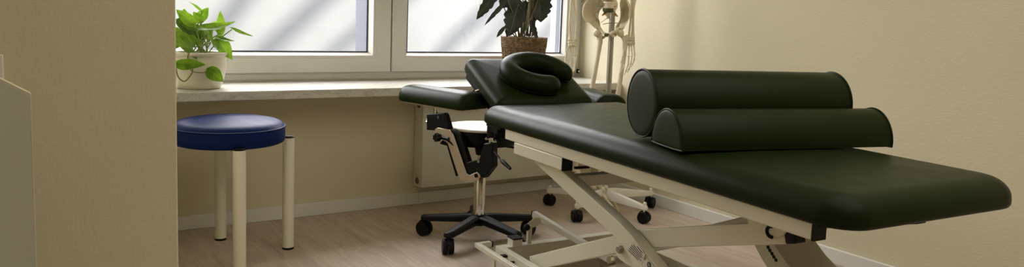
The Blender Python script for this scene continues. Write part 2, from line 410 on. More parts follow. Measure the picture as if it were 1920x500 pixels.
# ------------------------------------------------------------------ treatment table
TH = math.radians(4)
TO = Vector((1.483, 1.783, 0))
Wv = Vector((cos(TH), -sin(TH), 0)); Lv = Vector((sin(TH), cos(TH), 0)); Zv = Vector((0, 0, 1))
def TW(u, v, z): return TO+Wv*u+Lv*v+Zv*z
def TL(p): d = Vector(p)-TO; return Vector((d.dot(Wv), d.dot(Lv), d.z))
def tu(x, y, u): return TL(on_plane(x, y, TW(u, 0, 0), Wv))
def tv(x, y, v): return TL(on_plane(x, y, TW(0, v, 0), Lv))
T = empty('treatment_table', TO, -TH, label='dark green treatment table on a cream scissor lift frame', cat='treatment table')
b = MB(); slab(b, -.004, .668, -.885, .785, .578, .650, [.04, .04, .085, .10], .052, .012, .005, tw=.062); b.build('cushion', M['vinyl'], T, angle=70)
b = MB()
for k, (x, y) in enumerate(((.555, -.84), (.33, .70))): b.bb((x, y, .566), (x+.025, y+.03, .581))
b.build_each('cushion_stud', M['black'], T)
b = MB(); b.bb((.02, -.80, .572), (.635, .755, .581)); b.build('base_board', M['blackm'], T)
for u in (.006, .608):
    ve = -.79 if u < .1 else -.60
    b = MB(); b.bb((u, ve, .541), (u+.038, .60, .579)); ra = b.build('rail', M['cream'], T, bevel=.003)
    b = MB(); b.bb((u-.0003, ve-.007, .5405), (u+.0385, ve, .5795)); b.build('end_cap', M['black'], ra)
    b = MB(); b.bb((u, .205, .498), (u+.038, .53, .540)); lr = b.build('lower_rail', M['cream'], T, bevel=.003)
    b = MB(); b.bb((u-.0003, .199, .4975), (u+.0385, .205, .5405)); b.build('end_cap', M['black'], lr)
b = MB()
for v in (.56, .25, -.40, -.56): b.bb((.044, v-.018, .545), (.608, v+.018, .572))
b.build_each('cross_bar', M['cream'], T, bevel=.003)
b = MB(); b.bb((.046, .18, .505), (.1, .192, .512)); b.bb((.046, .18, .528), (.1, .192, .535)); b.build_each('cable_clip', M['black'], T)
X = Vector((1, 0, 0))
def arm(name, u0, u1, path, h, parent=T):
    R = []
    n = len(path)
    for i, (v, z) in enumerate(path):
        def dr(a, c): q = Vector((0, c[0]-a[0], c[1]-a[1])); return q.normalized()
        d1 = dr(path[max(i-1, 0)], path[max(i, 1)]) if i > 0 else dr(path[0], path[1])
        d2 = dr(path[i], path[i+1]) if i < n-1 else d1
        d = (d1+d2).normalized(); nn = Vector((0, -d.z, d.y)); k = h/2/max(.5, d.dot(d1))
        p = Vector((0, v, z)); R.append([Vector((u0, 0, 0))+p-nn*k, Vector((u1, 0, 0))+p-nn*k, Vector((u1, 0, 0))+p+nn*k, Vector((u0, 0, 0))+p+nn*k])
    b = MB(); b.rings(R); return b.build(name, M['cream'], parent, smooth=False, bevel=.003)
PIV = (-.10, .325)
for near in (1, 0):
    f = (lambda a, b_: (a, b_)) if near else (lambda a, b_: (.65-b_, .65-a))
    u0, u1 = f(.034, .074)
    A = arm('lift_arm', u0, u1, [(.42, .508), (-.075, .368), (-.135, .345), (-.60, .125)], .053)
    u0, u1 = f(.078, .112)
    B = arm('lift_arm', u0, u1, [(.50, .083), (-.01, .302), (-.12, .350), (-.655, .514)], .054)
    if near:
        b = MB(); b.lathe([(0, -.016), (.009, -.016), (.012, -.012), (.012, 0), (0, 0)], (.033, PIV[0]-.002, PIV[1]-.006), 20, 'x'); b.build('pivot_bolt', M['grey'], A)
        # rounded gusset plate around the pivot
        b = MB(); pts = []
        for k in range(11):
            a = PI*.62+PI*.85*k/10; pts.append((.0325, PIV[0]-.01+.032*cos(a)*-1, PIV[1]-.012+.03*sin(a)*-1))
        pts += [(.0325, -.26, .245), (.0325, -.25, .275), (.0325, -.12, .335)]
        pts = [tu(x, y, .0325) for x, y in ((1158, 452), (1154, 463), (1156, 475), (1162, 485), (1172, 492), (1192, 503), (1215, 520), (1240, 520), (1180, 455))]
        b.poly(pts, X, .004); b.build('gusset_plate', M['cream'], A)
        for nm, q, mt in (('rating_label', ((1190, 449), (1210, 477), (1203, 496), (1175, 468)), 'label'), ('emblem_label', ((1213, 484), (1232, 505), (1219, 520), (1200, 503)), 'label')):
            b = MB(); pts = [tu(x, y, .0300) for x, y in q]; b.poly(pts, X, .0006); lb = b.build(nm, M[mt], A)
            if nm == 'rating_label':
                b = MB()
                def bl(s_, t_):
                    return pts[0].lerp(pts[1], s_).lerp(pts[3].lerp(pts[2], s_), t_)
                for k in range(5):
                    t_ = .30+.14*k; s0 = (.12, .05, .05, .08, .10)[k]; s1 = (.86, .9, .8, .92, .75)[k]
                    b.poly([bl(s0, t_)-X*.0006, bl(s1, t_)-X*.0006, bl(s1, t_+.05)-X*.0006, bl(s0, t_+.05)-X*.0006], X, .0004)
                b.poly([bl(.35, .12)-X*.0006, bl(.8, .12)-X*.0006, bl(.8, .18)-X*.0006, bl(.35, .18)-X*.0006], X, .0004)
                b.build('print', M['ink'], lb, smooth=False)
            else:
                b = MB(); c0 = tu(1217, 496, .0294); b.lathe([(0, -.0003), (.0085, -.0003), (.0085, .0003), (0, .0003)], c0, 24, 'x'); b.build('round_emblem', M['ink'], lb)
                b = MB(); b.bar(c0+Vector((-.0008, -.004, -.003)), c0+Vector((-.0008, .003, .0045)), .0005, .0016); b.bar(c0+Vector((-.0008, -.001, -.004)), c0+Vector((-.0008, .0035, .001)), .0005, .0014); b.build('emblem_mark', M['label'], lb)
    # sliding cap and ratchet bracket at the foot end of arm B
    ec = arm('end_cap', u0-.001, u1+.001, [(-.655, .514), (-.684, .5228)], .053, B); ec.data.materials[0] = M['black']
    un = u0-.002 if near else u1+.002
    b = MB()
    if near:
        pts = [tu(x, y, .072) for x, y in ((1404, 400), (1404, 418), (1417, 421), (1418, 432), (1436, 434), (1448, 440), (1460, 444), (1470, 440), (1476, 430), (1476, 412), (1440, 402))]
    else:
        pts = [Vector((un, p.y, p.z)) for p in [tu(x, y, .072) for x, y in ((1404, 400), (1404, 418), (1417, 421), (1418, 432), (1436, 434), (1460, 444), (1476, 430), (1476, 412), (1440, 402))]]
    b.poly(pts, X, .006); bk = b.build('tilt_bracket', M['cream'], T)
    if near:
        c0 = tu(1446, 434, .068)
        b = MB(); pp = []
        for k in range(9):
            a = PI*.45+PI*1.15*k/8; pp.append(c0+Vector((0, -.013*cos(a), .013*sin(a))))
        b.tube(pp, .0045, 8); b.build('notch', M['black'], bk)
for v, z, h in ((.225, .456, .040), (-.55, .148, .034)):
    b = MB(); b.bb((.074, v-.018, z-h/2), (.576, v+.018, z+h/2)); b.build('arm_crossbar', M['grey'] if v < 0 else M['cream'], T, bevel=.003)
# gas strut channel with cable slots
near_pts = [tu(x, y, .30) for x, y in ((1428, 395), (1403, 440), (1413, 457), (1428, 485), (1462, 540), (1520, 540), (1475, 492), (1447, 452))]
b = MB(); b.rings([near_pts, [p+Vector((.16, 0, 0)) for p in near_pts]]); gs = b.build('support_channel', M['cream'], T, bevel=.002)
b = MB()
for x, y in ((1440, 463), (1443.5, 469), (1447.5, 475), (1451, 481), (1455, 487)):
    p = tu(x, y, .2995); b.lathe([(0, -.001), (.0052, -.001), (.0052, .002), (0, .002)], p, 12, 'x')
b.build_each('cable_slot', M['black'], gs)
# base
for u in (.036, .585):
    b = MB(); b.bb((u, -.66, .062), (u+.03, .70, .100)); b.build('base_rail', M['cream'], T, bevel=.002)
b = MB(); b.bb((.066, .66, .022), (.585, .70, .100)); tag(b.build('base_crossbar', M['cream'], T, bevel=.002), 'crossbar at the head end of the base')
b = MB(); b.bb((.066, -.66, .05), (.585, -.63, .098)); b.build('base_crossbar', M['cream'], T, bevel=.002)
b = MB(); b.bb((.48, .25, .07), (.484, .60, .10)); b.bb((.48, .25, .07), (.53, .60, .074)); b.bb((.526, .25, .07), (.53, .60, .1)); b.bb((.484, .25, .097), (.49, .60, .10)); b.build('inner_channel', M['grey'], T, smooth=False)
b = MB(); b.bb((.27, -.63, .04), (.30, .20, .062)); b.build('inner_rail', M['cream'], T, bevel=.002)
for u, v in ((.05, .62), (.60, .62), (.05, -.6), (.60, -.6)):
    b = MB(); b.lathe([(0, 0), (.02, 0), (.022, .004), (.018, .012), (.008, .014), (.008, .062), (0, .062)], (u, v, 0), 20); b.build('foot', M['cream'], T)
# corner block with rubber pad
c0 = tv(962, 440, .695)
b = MB(); b.bb((c0.x-.022, .655, .098), (c0.x+.022, .70, .128)); cb = b.build('corner_block', M['cream'], T, bevel=.002)
b = MB(); b.bb((c0.x-.023, .652, .128), (c0.x+.023, .703, .134)); b.build('rubber_pad', M['black'], cb, bevel=.002)
# foot pedal bars
b = MB(); b.bar((-.022, -.60, .097), (-.022, .745, .097), .02, .02); b.bb((-.032, .728, .087), (.036, .748, .107)); pb = b.build('pedal_bar', M['cream'], T, bevel=.003)
b = MB(); b.bb((.036, .727, .086), (.040, .749, .108)); b.build('end_cap', M['black'], pb)
b = MB(); 
for v in (.6, -.4): b.bb((-.026, v-.01, .0), (-.018, v+.01, .088))
b.build_each('pedal_bar_post', M['cream'], pb)
b = MB(); b.bb((-.014, .60, .082), (.036, .62, .09)); b.tube([(.034, .55, .078), (.0, .53, .088)], .006, 10); b.build_each('pedal_hinge', M['black'], T)
s0, s1 = tv(1001, 400, .78), tv(1102, 461, .45)
s2 = s1+(s1-s0)*.9; s2.z = max(s2.z, .03)
b = MB(); b.bar(s0, s1+(s1-s0).normalized()*.12, .022, .024); fp = b.build('pedal_bar', M['white'], T, bevel=.003)
b = MB(); b.bar(s0-(s1-s0).normalized()*.004, s0, .023, .025); b.build('end_cap', M['black'], fp)
l0, l1 = tv(987, 462, .70), tv(986, 420, .70)
l0.z = .1
b = MB(); b.bb((l0.x-.009, .675, .095), (l0.x+.009, .69, l1.z)); b.build('lever_post', M['cream'], T, bevel=.002)
b = MB(); b.ball((l1.x-.010, .675, l1.z-.005), .014, seg=20); b.build('lever_roller', M['black'], T)
b = MB(); pts = [tv(x, y, .70) for x, y in ((989, 419), (1003, 407), (1012, 408), (1014, 414), (1011, 420), (1002, 425), (992, 428))]; b.poly(pts, (0, 1, 0), .005); b.build('lever_plate', M['cream'], T)
# transport castor under the lift
tc = tv(1140, 484, .47)
b = MB(); b.lathe([(0, -.014), (.029, -.014), (.029, .014), (0, .014)], (tc.x, .47, .029), 28, 'x'); cw = b.build('castor_wheel', M['black'], T)
b = MB()
for sx in (-1, 1): b.poly([Vector((tc.x+sx*.018, .47+.026*cos(a), .034+.044*sin(a))) for a in [PI*k/8 for k in range(9)]], X, .003)
b.rings([[Vector((tc.x+sx*.0185, .47+.028*cos(a), .036+.045*sin(a))) for sx in (-1, 1)]+[Vector((tc.x+sx*.0185, .47+.025*cos(a), .034+.042*sin(a))) for sx in (1, -1)] for a in [PI*k/8 for k in range(9)]])
b.build('castor_hood', M['chrome'], cw)
b = MB(); b.tube([(tc.x, .47, .076), (tc.x, .47, .092)], .009, 10); b.bb((tc.x-.01, .462, .088), (.585, .478, .094)); b.build('castor_stem', M['chrome'], cw)

# head section: tilted panel with face hole
SL = math.radians(26)
HP = Matrix.Translation((.083, .792, .655)) @ Matrix.Rotation(SL, 4, 'X')      # local: x across, y up the slope, z out of the panel
b = MB(); slab(b, 0, .472, .0, .375, -.062, 0, .035, .034, .008, .003, HP, tw=.045)
hp_ = b.build('head_panel', M['vinyl'], T, angle=70)
cut = MB(); cut.rings([[HP @ Vector((.265+(.085*k_)*cos(a), .150+(.085*k_)*sin(a)*.85, z)) for a in [2*PI*i/40 for i in range(40)]] for k_, z in ((1.0, -.1), (1.0, -.03), (1.12, -.01), (1.35, .01))])
co = cut.build('tmp_cut', M['vinyl'], T)
bo = hp_.modifiers.new('hole', 'BOOLEAN'); bo.object = co; bo.operation = 'DIFFERENCE'; bo.solver = 'EXACT'
bpy.context.view_layer.update()
dg = bpy.context.evaluated_depsgraph_get(); nm = bpy.data.meshes.new_from_object(hp_.evaluated_get(dg))
hp_.modifiers.clear(); hp_.data = nm; bpy.data.objects.remove(co)
for p in nm.polygons: p.use_smooth = True
nm.set_sharp_from_angle(angle=math.radians(60))
b = MB(); b.rings([[HP @ Vector(p) for p in q] for q in ([(.012, .01, -.076), (.46, .01, -.076), (.46, .36, -.076), (.012, .36, -.076)], [(.012, .01, -.062), (.46, .01, -.062), (.46, .36, -.062), (.012, .36, -.062)])]); b.build('head_board', M['black'], T)
b = MB()
for x in (.018, .43): b.bar(HP @ Vector((x+.01, -.02, -.09)), HP @ Vector((x+.01, .35, -.09)), .022, .022)
b.build_each('head_frame', M['blackm'], T, bevel=.002)
b = MB(); b.rings([[HP @ Vector(p) for p in q] for q in ([(-.006, .17, -.112), (.03, .17, -.112), (.03, .24, -.112), (-.006, .24, -.112)], [(-.006, .18, -.086), (.03, .18, -.086), (.03, .23, -.086), (-.006, .23, -.086)])]); b.build('frame_clamp', M['black'], T, bevel=.003)
b = MB(); b.tube([(.10, .80, .60), (.55, .80, .60)], .010, 14); b.build('hinge_tube', M['chrome'], T)
b = MB(); b.bb((.05, .72, .555), (.075, .84, .60)); b.bb((.58, .72, .555), (.605, .84, .60)); b.build_each('hinge_bracket', M['black'], T)
b = MB(); b.tube([tu(889, 171.5, .09), tu(903, 166, .09)], .003, 8); b.build('tilt_lever', M['satin'], T)
# arm rests
def armrest(side):
    if side < 0: p0, p1 = Vector((.060, .965, .0)), Vector((-.078, 1.40, .0))
    else: p0, p1 = Vector((.715, .90, 0)), Vector((.80, 1.26, 0))
    d = (p1-p0); ln = d.length; ang = math.atan2(d.y, d.x)-PI/2
    X4 = Matrix.Translation((p0.x, p0.y, .602 if side < 0 else .588)) @ Matrix.Rotation(ang, 4, 'Z')
    b = MB(); R = []
    # half-round cross-section swept along y with rounded far end
    prof = []
    w, h = .077, .073
    for k in range(17):
        a = PI*k/16; c_, s_ = cos(a), sin(a)
        prof.append((w*math.copysign(abs(c_)**.7, c_), .010+(h-.010)*abs(s_)**.75))
    prof = [(w-.004, 0)]+prof+[(-w+.004, 0)]
    ys = [0, .003, .008, .016, .03]+[.03+(ln-.10)*k/8 for k in range(1, 9)]+[ln-.07+.07*math.sin(PI/2*k/10) for k in range(1, 11)]
    for y in ys:
        e = 1.0; zz = 1.0
        if y > ln-.07: q = (y-(ln-.07))/.07; e = math.sqrt(max(0.0, 1-q**2.4)); zz = .35+.65*math.sqrt(max(0, 1-q**2))
        if y < .03: q = (.03-y)/.03; e = 1-.10*q**2.5; zz = 1-.16*q**2.2
        R.append([X4 @ Vector((x*max(e, .12), y, (.012*(1-zz))+z*zz)) for x, z in prof])
    b.rings(R); ar = b.build('arm_rest', M['vinyl'], T, angle=60)
    b = MB(); b.rings([[X4 @ Vector((x, y, z)) for x, y in rrect(-.06, .06, .03, ln-.05, .02)] for z in (-.008, .0)]); b.build('arm_rest_board', M['satin'], ar)
    return X4
AX = armrest(-1); BX = armrest(1)
# linkage that carries the left arm rest
P1 = Vector((-.06, 1.14, 0)); P2 = Vector((.06, .85, 0))
md = (P2-P1).normalized(); mn = Vector((md.y, -md.x, 0)).normalized()
mnW = Wv*mn.x+Lv*mn.y
if mn.y > 0: mn, mnW = -mn, -mnW       # towards the viewer
def mp(x, y, off=0): return TL(on_plane(x, y, TW(P1.x, P1.y, 0)+mnW*off, mnW))
def mpoly(b, pts, off, th): return b.poly([mp(x, y, off) for x, y in pts], mn, th)
b = MB(); b.tube([mp(817, 222), Vector((mp(817, 222).x, mp(817, 222).y, .595))], .011, 16); b.build('arm_post', M['chrome'], T)
b = MB(); mpoly(b, [(804, 213), (836, 211), (839, 216), (846, 241), (838, 245), (804, 243)], 0, .03); bx = b.build('clamp_block', M['black'], T, bevel=.004)
b = MB(); q = mp(822.5, 219.5, .015); b.tube([q-mn*.002, q+mn*.004], .007, 14); q = mp(818, 243, .015); b.tube([q-mn*.002, q+mn*.004], .005, 14); b.build_each('clamp_screw', M['chrome'], bx)
b = MB(); q = mp(804, 224, 0); b.lathe([(0, -.012), (.010, -.012), (.014, -.008), (.010, -.003), (.014, .002), (.009, .006), (0, .006)], q, 16); b.build('clamp_wheel', M['chrome'], bx)
b = MB(); mpoly(b, [(838, 243), (851, 241), (862, 250), (869, 262), (883, 304), (878, 325), (871, 318), (858, 272), (846, 258)], .002, .026); lk = b.build('link_arm', M['black'], T, bevel=.004)
b = MB(); mpoly(b, [(836, 262), (843, 262), (861, 328), (856, 330)], -.008, .008); b.build('link_rod', M['blackm'], T)
b = MB(); mpoly(b, [(817, 242), (821, 239), (843, 243), (850, 252), (875, 324), (880, 328), (895, 322), (900, 327), (901, 332), (896, 338), (872, 341), (863, 337), (857, 320), (840, 268), (830, 261), (820, 259), (816, 250)], .022, .005); lp = b.build('link_plate', M['satin'], T, bevel=.001)
b = MB(); mpoly(b, [(835, 262), (838, 259), (846, 266), (851, 273), (848, 272), (841, 266)], .0248, .001); b.build('slot', M['black'], lp)
b = MB(); q = mp(893, 329, .025); b.tube([q-mn*.001, q+mn*.004], .008, 14); b.build('pivot_screw', M['black'], lp)
b = MB(); q = mp(823, 257, .024)
b.rings([[q+mn*o_+(Vector((md.x, md.y, 0))*cos(a)+Zv*sin(a))*(.017+.002*cos(a*7))*k_ for a in [2*PI*i/42 for i in range(42)]] for o_, k_ in ((0, .9), (.004, 1), (.018, 1), (.022, .85))]); b.tube([q, q+Vector((md.x, md.y, 0))*.06+mn*.002], .008, 10); b.build('locking_knob', M['black'], T)
b = MB(); mpoly(b, [(831, 262), (846, 268), (844, 274), (826, 269)], .012, .012); b.build('knob_washer', M['black'], T)
b = MB(); mpoly(b, [(911, 273), (912, 268), (928, 267), (929, 311), (912, 333), (900, 327), (884, 327), (872, 316), (877, 304), (903, 297)], .0, .034); pv = b.build('pivot_bracket', M['black'], T, bevel=.004)
b = MB(); q = mp(898, 302, .018); b.tube([q-mn*.002, q+mn*.004], .007, 14); b.build('bracket_screw', M['chrome'], pv)
q = mp(920, 270); zt = .60
b = MB(); b.tube([q, Vector((q.x, q.y, .58))], .010, 14); b.build('pivot_post', M['chrome'], T)
b = MB(); b.tube([Vector((q.x, q.y, mp(920, 257).z)), Vector((q.x, q.y, .60))], .017, 16); cl = b.build('post_sleeve', M['black'], T)
b = MB(); b.bb((q.x-.01, .76, .53), (q.x+.07, q.y+.01, .60)); b.bb((q.x+.03, .60, .50), (q.x+.06, .80, .56)); b.build_each('mounting_bracket', M['black'], T, bevel=.004)
b = MB()
for x, y in ((912, 260), (926, 265), (936, 242), (940, 240), (924, 236)): p = mp(x, y, .02); b.tube([p-mn*.012, p+mn*.004], .005, 10)
b.build_each('bracket_bolt', M['chrome'], T)
b = MB(); p0, p1, p2 = mp(927, 284, .012), mp(939, 299, .03), mp(957, 316, .05); b.tube([p0, p1], .0035, 8); b.tube([p1, p1.lerp(p2, .2), p1.lerp(p2, .6), p2], [.005, .009, .008, .006], 10); b.build('locking_lever', M['black'], T)
# right arm rest bracket (behind the table)
q = BX @ Vector((0, .12, 0)); b = MB(); b.tube([(q.x, q.y, .5), (q.x, q.y, .596)], .011, 12); b.bar((q.x, q.y, .5), (.60, .84, .56), .03, .03); b.build('arm_bracket', M['black'], T, bevel=.003)

# face cushion (horseshoe) lying on the head panel
HW = Matrix.Translation(TO) @ Matrix.Rotation(-TH, 4, 'Z') @ HP
fc = empty('face_cushion', HW @ Vector((.235, .20, .0)), label='dark green horseshoe face cushion on the tilted head panel', cat='cushion')
FX = Matrix.Translation(-fc.location) @ HW
b = MB(); pts = []; rr_ = []
N = 40; gap = math.radians(20); op = math.radians(-44)
CU, CS, RM = .250, .168, .098
for i in range(N+1):
    t = i/N; a = op+gap+t*(2*PI-2*gap)
    st = 1+.10*abs(cos(a-op)); pts.append(FX @ Vector((CU+RM*1.22*st*cos(a), CS+RM*1.0*sin(a), .032)))
    e = min(t, 1-t)*N/3.0; rr_.append(.043*(1 if e >= 1 else max(.12, math.sqrt(1-(1-e)**2))))
b.tube(pts, rr_, 24, 1.0)
b.build('ring', M['vinyl'], fc, angle=80)
b = MB(); b.tube([p+(FX.to_3x3() @ Vector(((p-(FX @ Vector((CU, CS, .04)))).length*0, 0, -.018)))+((p-(FX @ Vector((CU, CS, .04)))).normalized()*r_*.92) for p, r_ in zip(pts, rr_)], .0022, 6); b.build('piping', M['vinyl'], fc)
# ------------------------------------------------------------------ bolsters
def bolster(name, u, v, ang, ln, prof, label, cat='bolster'):
    """prof: closed outline in (across, z), first point bottom; axis from the near end"""
    a = math.radians(ang)
    e = empty(name, TW(u, v, .6565), -TH-a, label=label, cat=cat)
    b = MB(); n = len(prof)
    cy = sum(p[0] for p in prof)/n; cz = sum(p[1] for p in prof)/n
    def ring(x, k): return [Vector((x, cy+(y-cy)*k, cz+(z-cz)*k)) for y, z in prof]
    b.rings([ring(0, .985), ring(.004, 1), ring(ln*.25, 1.0), ring(ln*.5, 1.0), ring(ln*.75, 1.0), ring(ln-.004, 1), ring(ln, .985)], False, False)
    b.build('cover', M['vinyl'], e, angle=50)
    for x, sx in ((0, -1), (ln, 1)):
        b = MB(); b.rings([ring(x-sx*.001, .975), ring(x+sx*.003, .93), ring(x+sx*.005, .8), ring(x+sx*.006, .4), ring(x+sx*.006, .02)]); b.build('end_panel', M['vinyl_end_lit'] if sx < 0 else M['vinyl'], e, angle=60)  # near end is paler vinyl: light from the left put into its colour
        b = MB(); pp = ring(x, 1.0); pp = pp+[pp[0], pp[1]]
        b.tube([Vector((p.x, cy+(p.y-cy)*1.0, cz+(p.z-cz)*1.0)) for p in pp], .0032, 8); b.build('piping', M['vinyl'], e)
    return e
R_ = .100
full = [(R_*sin(a), max(R_-R_*cos(a), .002)) for a in [2*PI*k/64 for k in range(64)]]
bolster('round_bolster', .08, -.100, 13, .655, full, 'dark green full round bolster lying across the table behind the half bolster')
hw, hh_ = .084, .104
half = [(-hw, 0.002), (-hw*.5, 0), (0, 0), (hw*.5, 0), (hw, .002)]+[(hw*cos(a)*1.0, .006+(hh_-.006)*sin(a)) for a in [PI*k/36 for k in range(1, 36)]]
aa = math.radians(11)
bolster('half_bolster', .022+sin(aa)*hw, -.351+cos(aa)*hw, 11, .695, half, 'dark green half round bolster with flat base at the front of the table')

# ------------------------------------------------------------------ blue stool
S = empty('stool', (.708, 3.118, 0), math.radians(-4), label='blue round vinyl stool with four cream tubular legs', cat='stool')
b = MB(); r0 = .213
b.lathe([(.0, .462), (r0-.012, .462), (r0-.003, .466), (r0, .474), (r0+.001, .50), (r0, .523), (r0-.001, .526)], seg=72); b.build('seat_side', M['blue'], S, angle=70)
b = MB(); b.lathe([(r0-.001, .526), (r0-.004, .532), (r0-.012, .540), (r0-.03, .548), (r0*.7, .554), (r0*.4, .557), (.0, .558)], seg=72); b.build('seat_top', M['blue'], S, angle=80)
b = MB(); b.tube([(r0*cos(2*PI*k/72), r0*sin(2*PI*k/72), .526) for k in range(74)], .003, 8); b.build('piping', M['blue'], S)
for k in range(4):
    a = PI/2*k; c_ = Vector((.232*cos(a), .232*sin(a), 0))
    b = MB(); b.tube([c_+Zv*.008, c_+Zv*.468], .0247 if 0 else .0235, 24); lg = b.build('leg', M['ivory'], S)
    b = MB(); b.tube([c_, c_+Zv*.009], .0238, 24); b.build('foot_cap', M['black'], lg)
    b = MB(); b.lathe([(.0236, .468), (.0236, .472), (.019, .476), (0, .477)], c_, 24); b.build('top_cap', M['black'], lg)
    d = Vector((cos(a), sin(a), 0)); b = MB(); b.tube([c_-d*.05+Zv*.452, c_-d*.01+Zv*.452], .009, 12); b.build('seat_joint', M['ivory'], lg)
b = MB(); b.bar((-.2, 0, .453), (.2, 0, .453), .03, .018, Vector((0, 1, 0))); b.bar((0, -.2, .453), (0, .2, .453), .03, .018); b.build('seat_cross', M['ivory'], S)

# ------------------------------------------------------------------ rolling stool
def castor(parent, c, rz, r=.031, w=.020, m_='black', leg_z=.085):
    b = MB(); cx = Vector(c)
    dv = Vector((cos(rz), sin(rz), 0)); sv = Vector((-sin(rz), cos(rz), 0))
    R = []
    o_ = b
    for s_ in (-1, 1):
        c0 = cx+sv*s_*.013+Zv*r
        R = [[c0+sv*t_+(dv*cos(a)+Zv*sin(a))*q for a in [2*PI*i/28 for i in range(28)]] for q, t_ in ((.6*r, -.010), (r*.93, -.0105), (r, -.006), (r, .006), (r*.93, .0105), (.6*r, .010))]
        b.rings(R)
    ca = b.build('castor', M['black'], parent)
    b = MB(); hd = [[cx+Zv*r+sv*t_+(dv*cos(a)+Zv*sin(a))*q for t_ in (-.006, .006) for q in ((r+.006),)]+[cx+Zv*r+sv*t_+(dv*cos(a)+Zv*sin(a))*(r*.4) for t_ in (.006, -.006)] for a in [PI*.05+PI*.8*k/8 for k in range(9)]]
    b.rings(hd); b.build('castor_fork', M['black'], ca)
    return ca
def star(parent, c, ang, R, zc, ze, w0, w1, h0, h1, m_, wheel_r, cast_rot, stem):
    for k in range(5):
        a = math.radians(ang)+2*PI*k/5; d = Vector((cos(a), sin(a), 0)); s_ = Vector((-sin(a), cos(a), 0))
        Rg = []
        for t, w, h, z in ((.0, w0, h0, zc), (.25, w0*.95, h0, zc), (.6, (w0+w1)/2, (h0+h1)/2, (zc+ze)/2), (.93, w1, h1, ze), (1.03, w1*.92, h1*.9, ze), (1.06, w1*.5, h1*.6, ze-.002)):
            p = d*R*t+Zv*z; Rg.append([p+s_*w*x+Zv*h*y for x, y in ((-.5, -.5), (.5, -.5), (.5, .2), (.3, .5), (-.3, .5), (-.5, .2))])
        b = MB(); b.rings(Rg); lg = b.build('base_leg', M[m_], parent, bevel=.003)
        castor_c = d*R
        b = MB(); b.tube([d*R+Zv*(wheel_r*1.4), d*R+Zv*(ze+.004)], stem, 12); b.build('castor_stem', M['black' if m_ == 'black' else 'white'], lg)
        ca = castor(lg, castor_c, cast_rot[k], wheel_r)
Q = empty('rolling_stool', (1.718, 2.863, 0), label='rolling stool with cream round seat, chrome column and black star base', cat='stool')
star(Q, None, 137, .25, .098, .083, .052, .04, .034, .026, 'black', .033, [1.9, 1.2, 2.4, .4, 2.2], .007)
b = MB(); b.lathe([(0, .07), (.03, .07), (.036, .08), (.036, .11), (.03, .118), (0, .118)], seg=32); b.build('base_hub', M['black'], Q)
b = MB(); b.lathe([(0, .1), (.026, .1), (.026, .285), (.024, .288), (0, .288)], seg=32); b.build('lower_column', M['chrome'], Q)
b = MB(); b.lathe([(0, .28), (.014, .28), (.014, .42), (0, .42)], seg=24); b.build('gas_rod', M['chrome'], Q)
b = MB(); b.lathe([(0, .385), (.022, .385), (.026, .40), (.03, .43), (.10, .436), (.16, .442), (.166, .455), (.167, .500), (.165, .506), (0, .506)], seg=56); b.build('seat_shell', M['blackm'], Q, angle=40)
b = MB(); b.lathe([(.0, .506), (.163, .506), (.1635, .509), (.158, .513), (.10, .516), (0, .517)], seg=56); tag(b.build('seat_pad', M['seatwhite'], Q, angle=80), 'cream seat top')
b = MB(); b.tube([(.02, 0, .425), (.09, -.05, .425), (.13, -.08, .42)], .005, 8); b.build('height_lever', M['black'], Q)

# ------------------------------------------------------------------ skeleton
SKC = Vector((2.572, 3.03, 0))
SN = Vector((sin(math.radians(40.3)), cos(math.radians(40.3)), 0))
K = empty('skeleton', SKC, label='life size skeleton model hanging on a white stand with castors', cat='skeleton')
def sk(x, y, d=0): return on_plane(x, y, SKC-SN*d, SN)-SKC
def skt(b, pts, r, seg=10):
    P = [sk(*p) for p in pts]; return b.tube(P, r, seg)
def smooth_path(P, n=4):
    out = []
    for i in range(len(P)-1):
        a, b_, c_, d_ = P[max(i-1, 0)], P[i], P[i+1], P[min(i+2, len(P)-1)]
        for k in range(n):
            t = k/n; out.append(tuple(.5*((2*b_[j])+(-a[j]+c_[j])*t+(2*a[j]-5*b_[j]+4*c_[j]-d_[j])*t*t+(-a[j]+3*b_[j]-3*c_[j]+d_[j])*t**3) for j in range(len(b_))))
    out.append(tuple(P[-1])); return out
def bonep(b, P, n=4, seg=10):
    """P: list of (px, py, depth, radius_m)"""
    S_ = smooth_path(P, n); b.tube([sk(p[0], p[1], p[2]) for p in S_], [max(p[3], .001) for p in S_], seg); return b
b = MB(); b.tube([(0, 0, .1), (0, 0, 1.035)], .0145, 20); b.build('stand_pole', M['putty'], K)
b = MB(); b.lathe([(0, .07), (.03, .07), (.034, .078), (.034, .105), (.024, .12), (.02, .13), (0, .13)], seg=28); b.build('stand_hub', M['white'], K)
star(K, None, 132, .286, .092, .080, .034, .022, .050, .027, 'white', .029, [.3, 1.2, 1.9, .5, 1.4], .008)
for k in range(5):
    a = math.radians(132+72*k); b = MB(); b.tube([Vector((.286*cos(a), .286*sin(a), .076)), Vector((.286*cos(a), .286*sin(a), .103)), Vector((.286*cos(a), .286*sin(a), .107))], [.009, .009, .004], 12); b.build('stand_peg', M['white'], K)
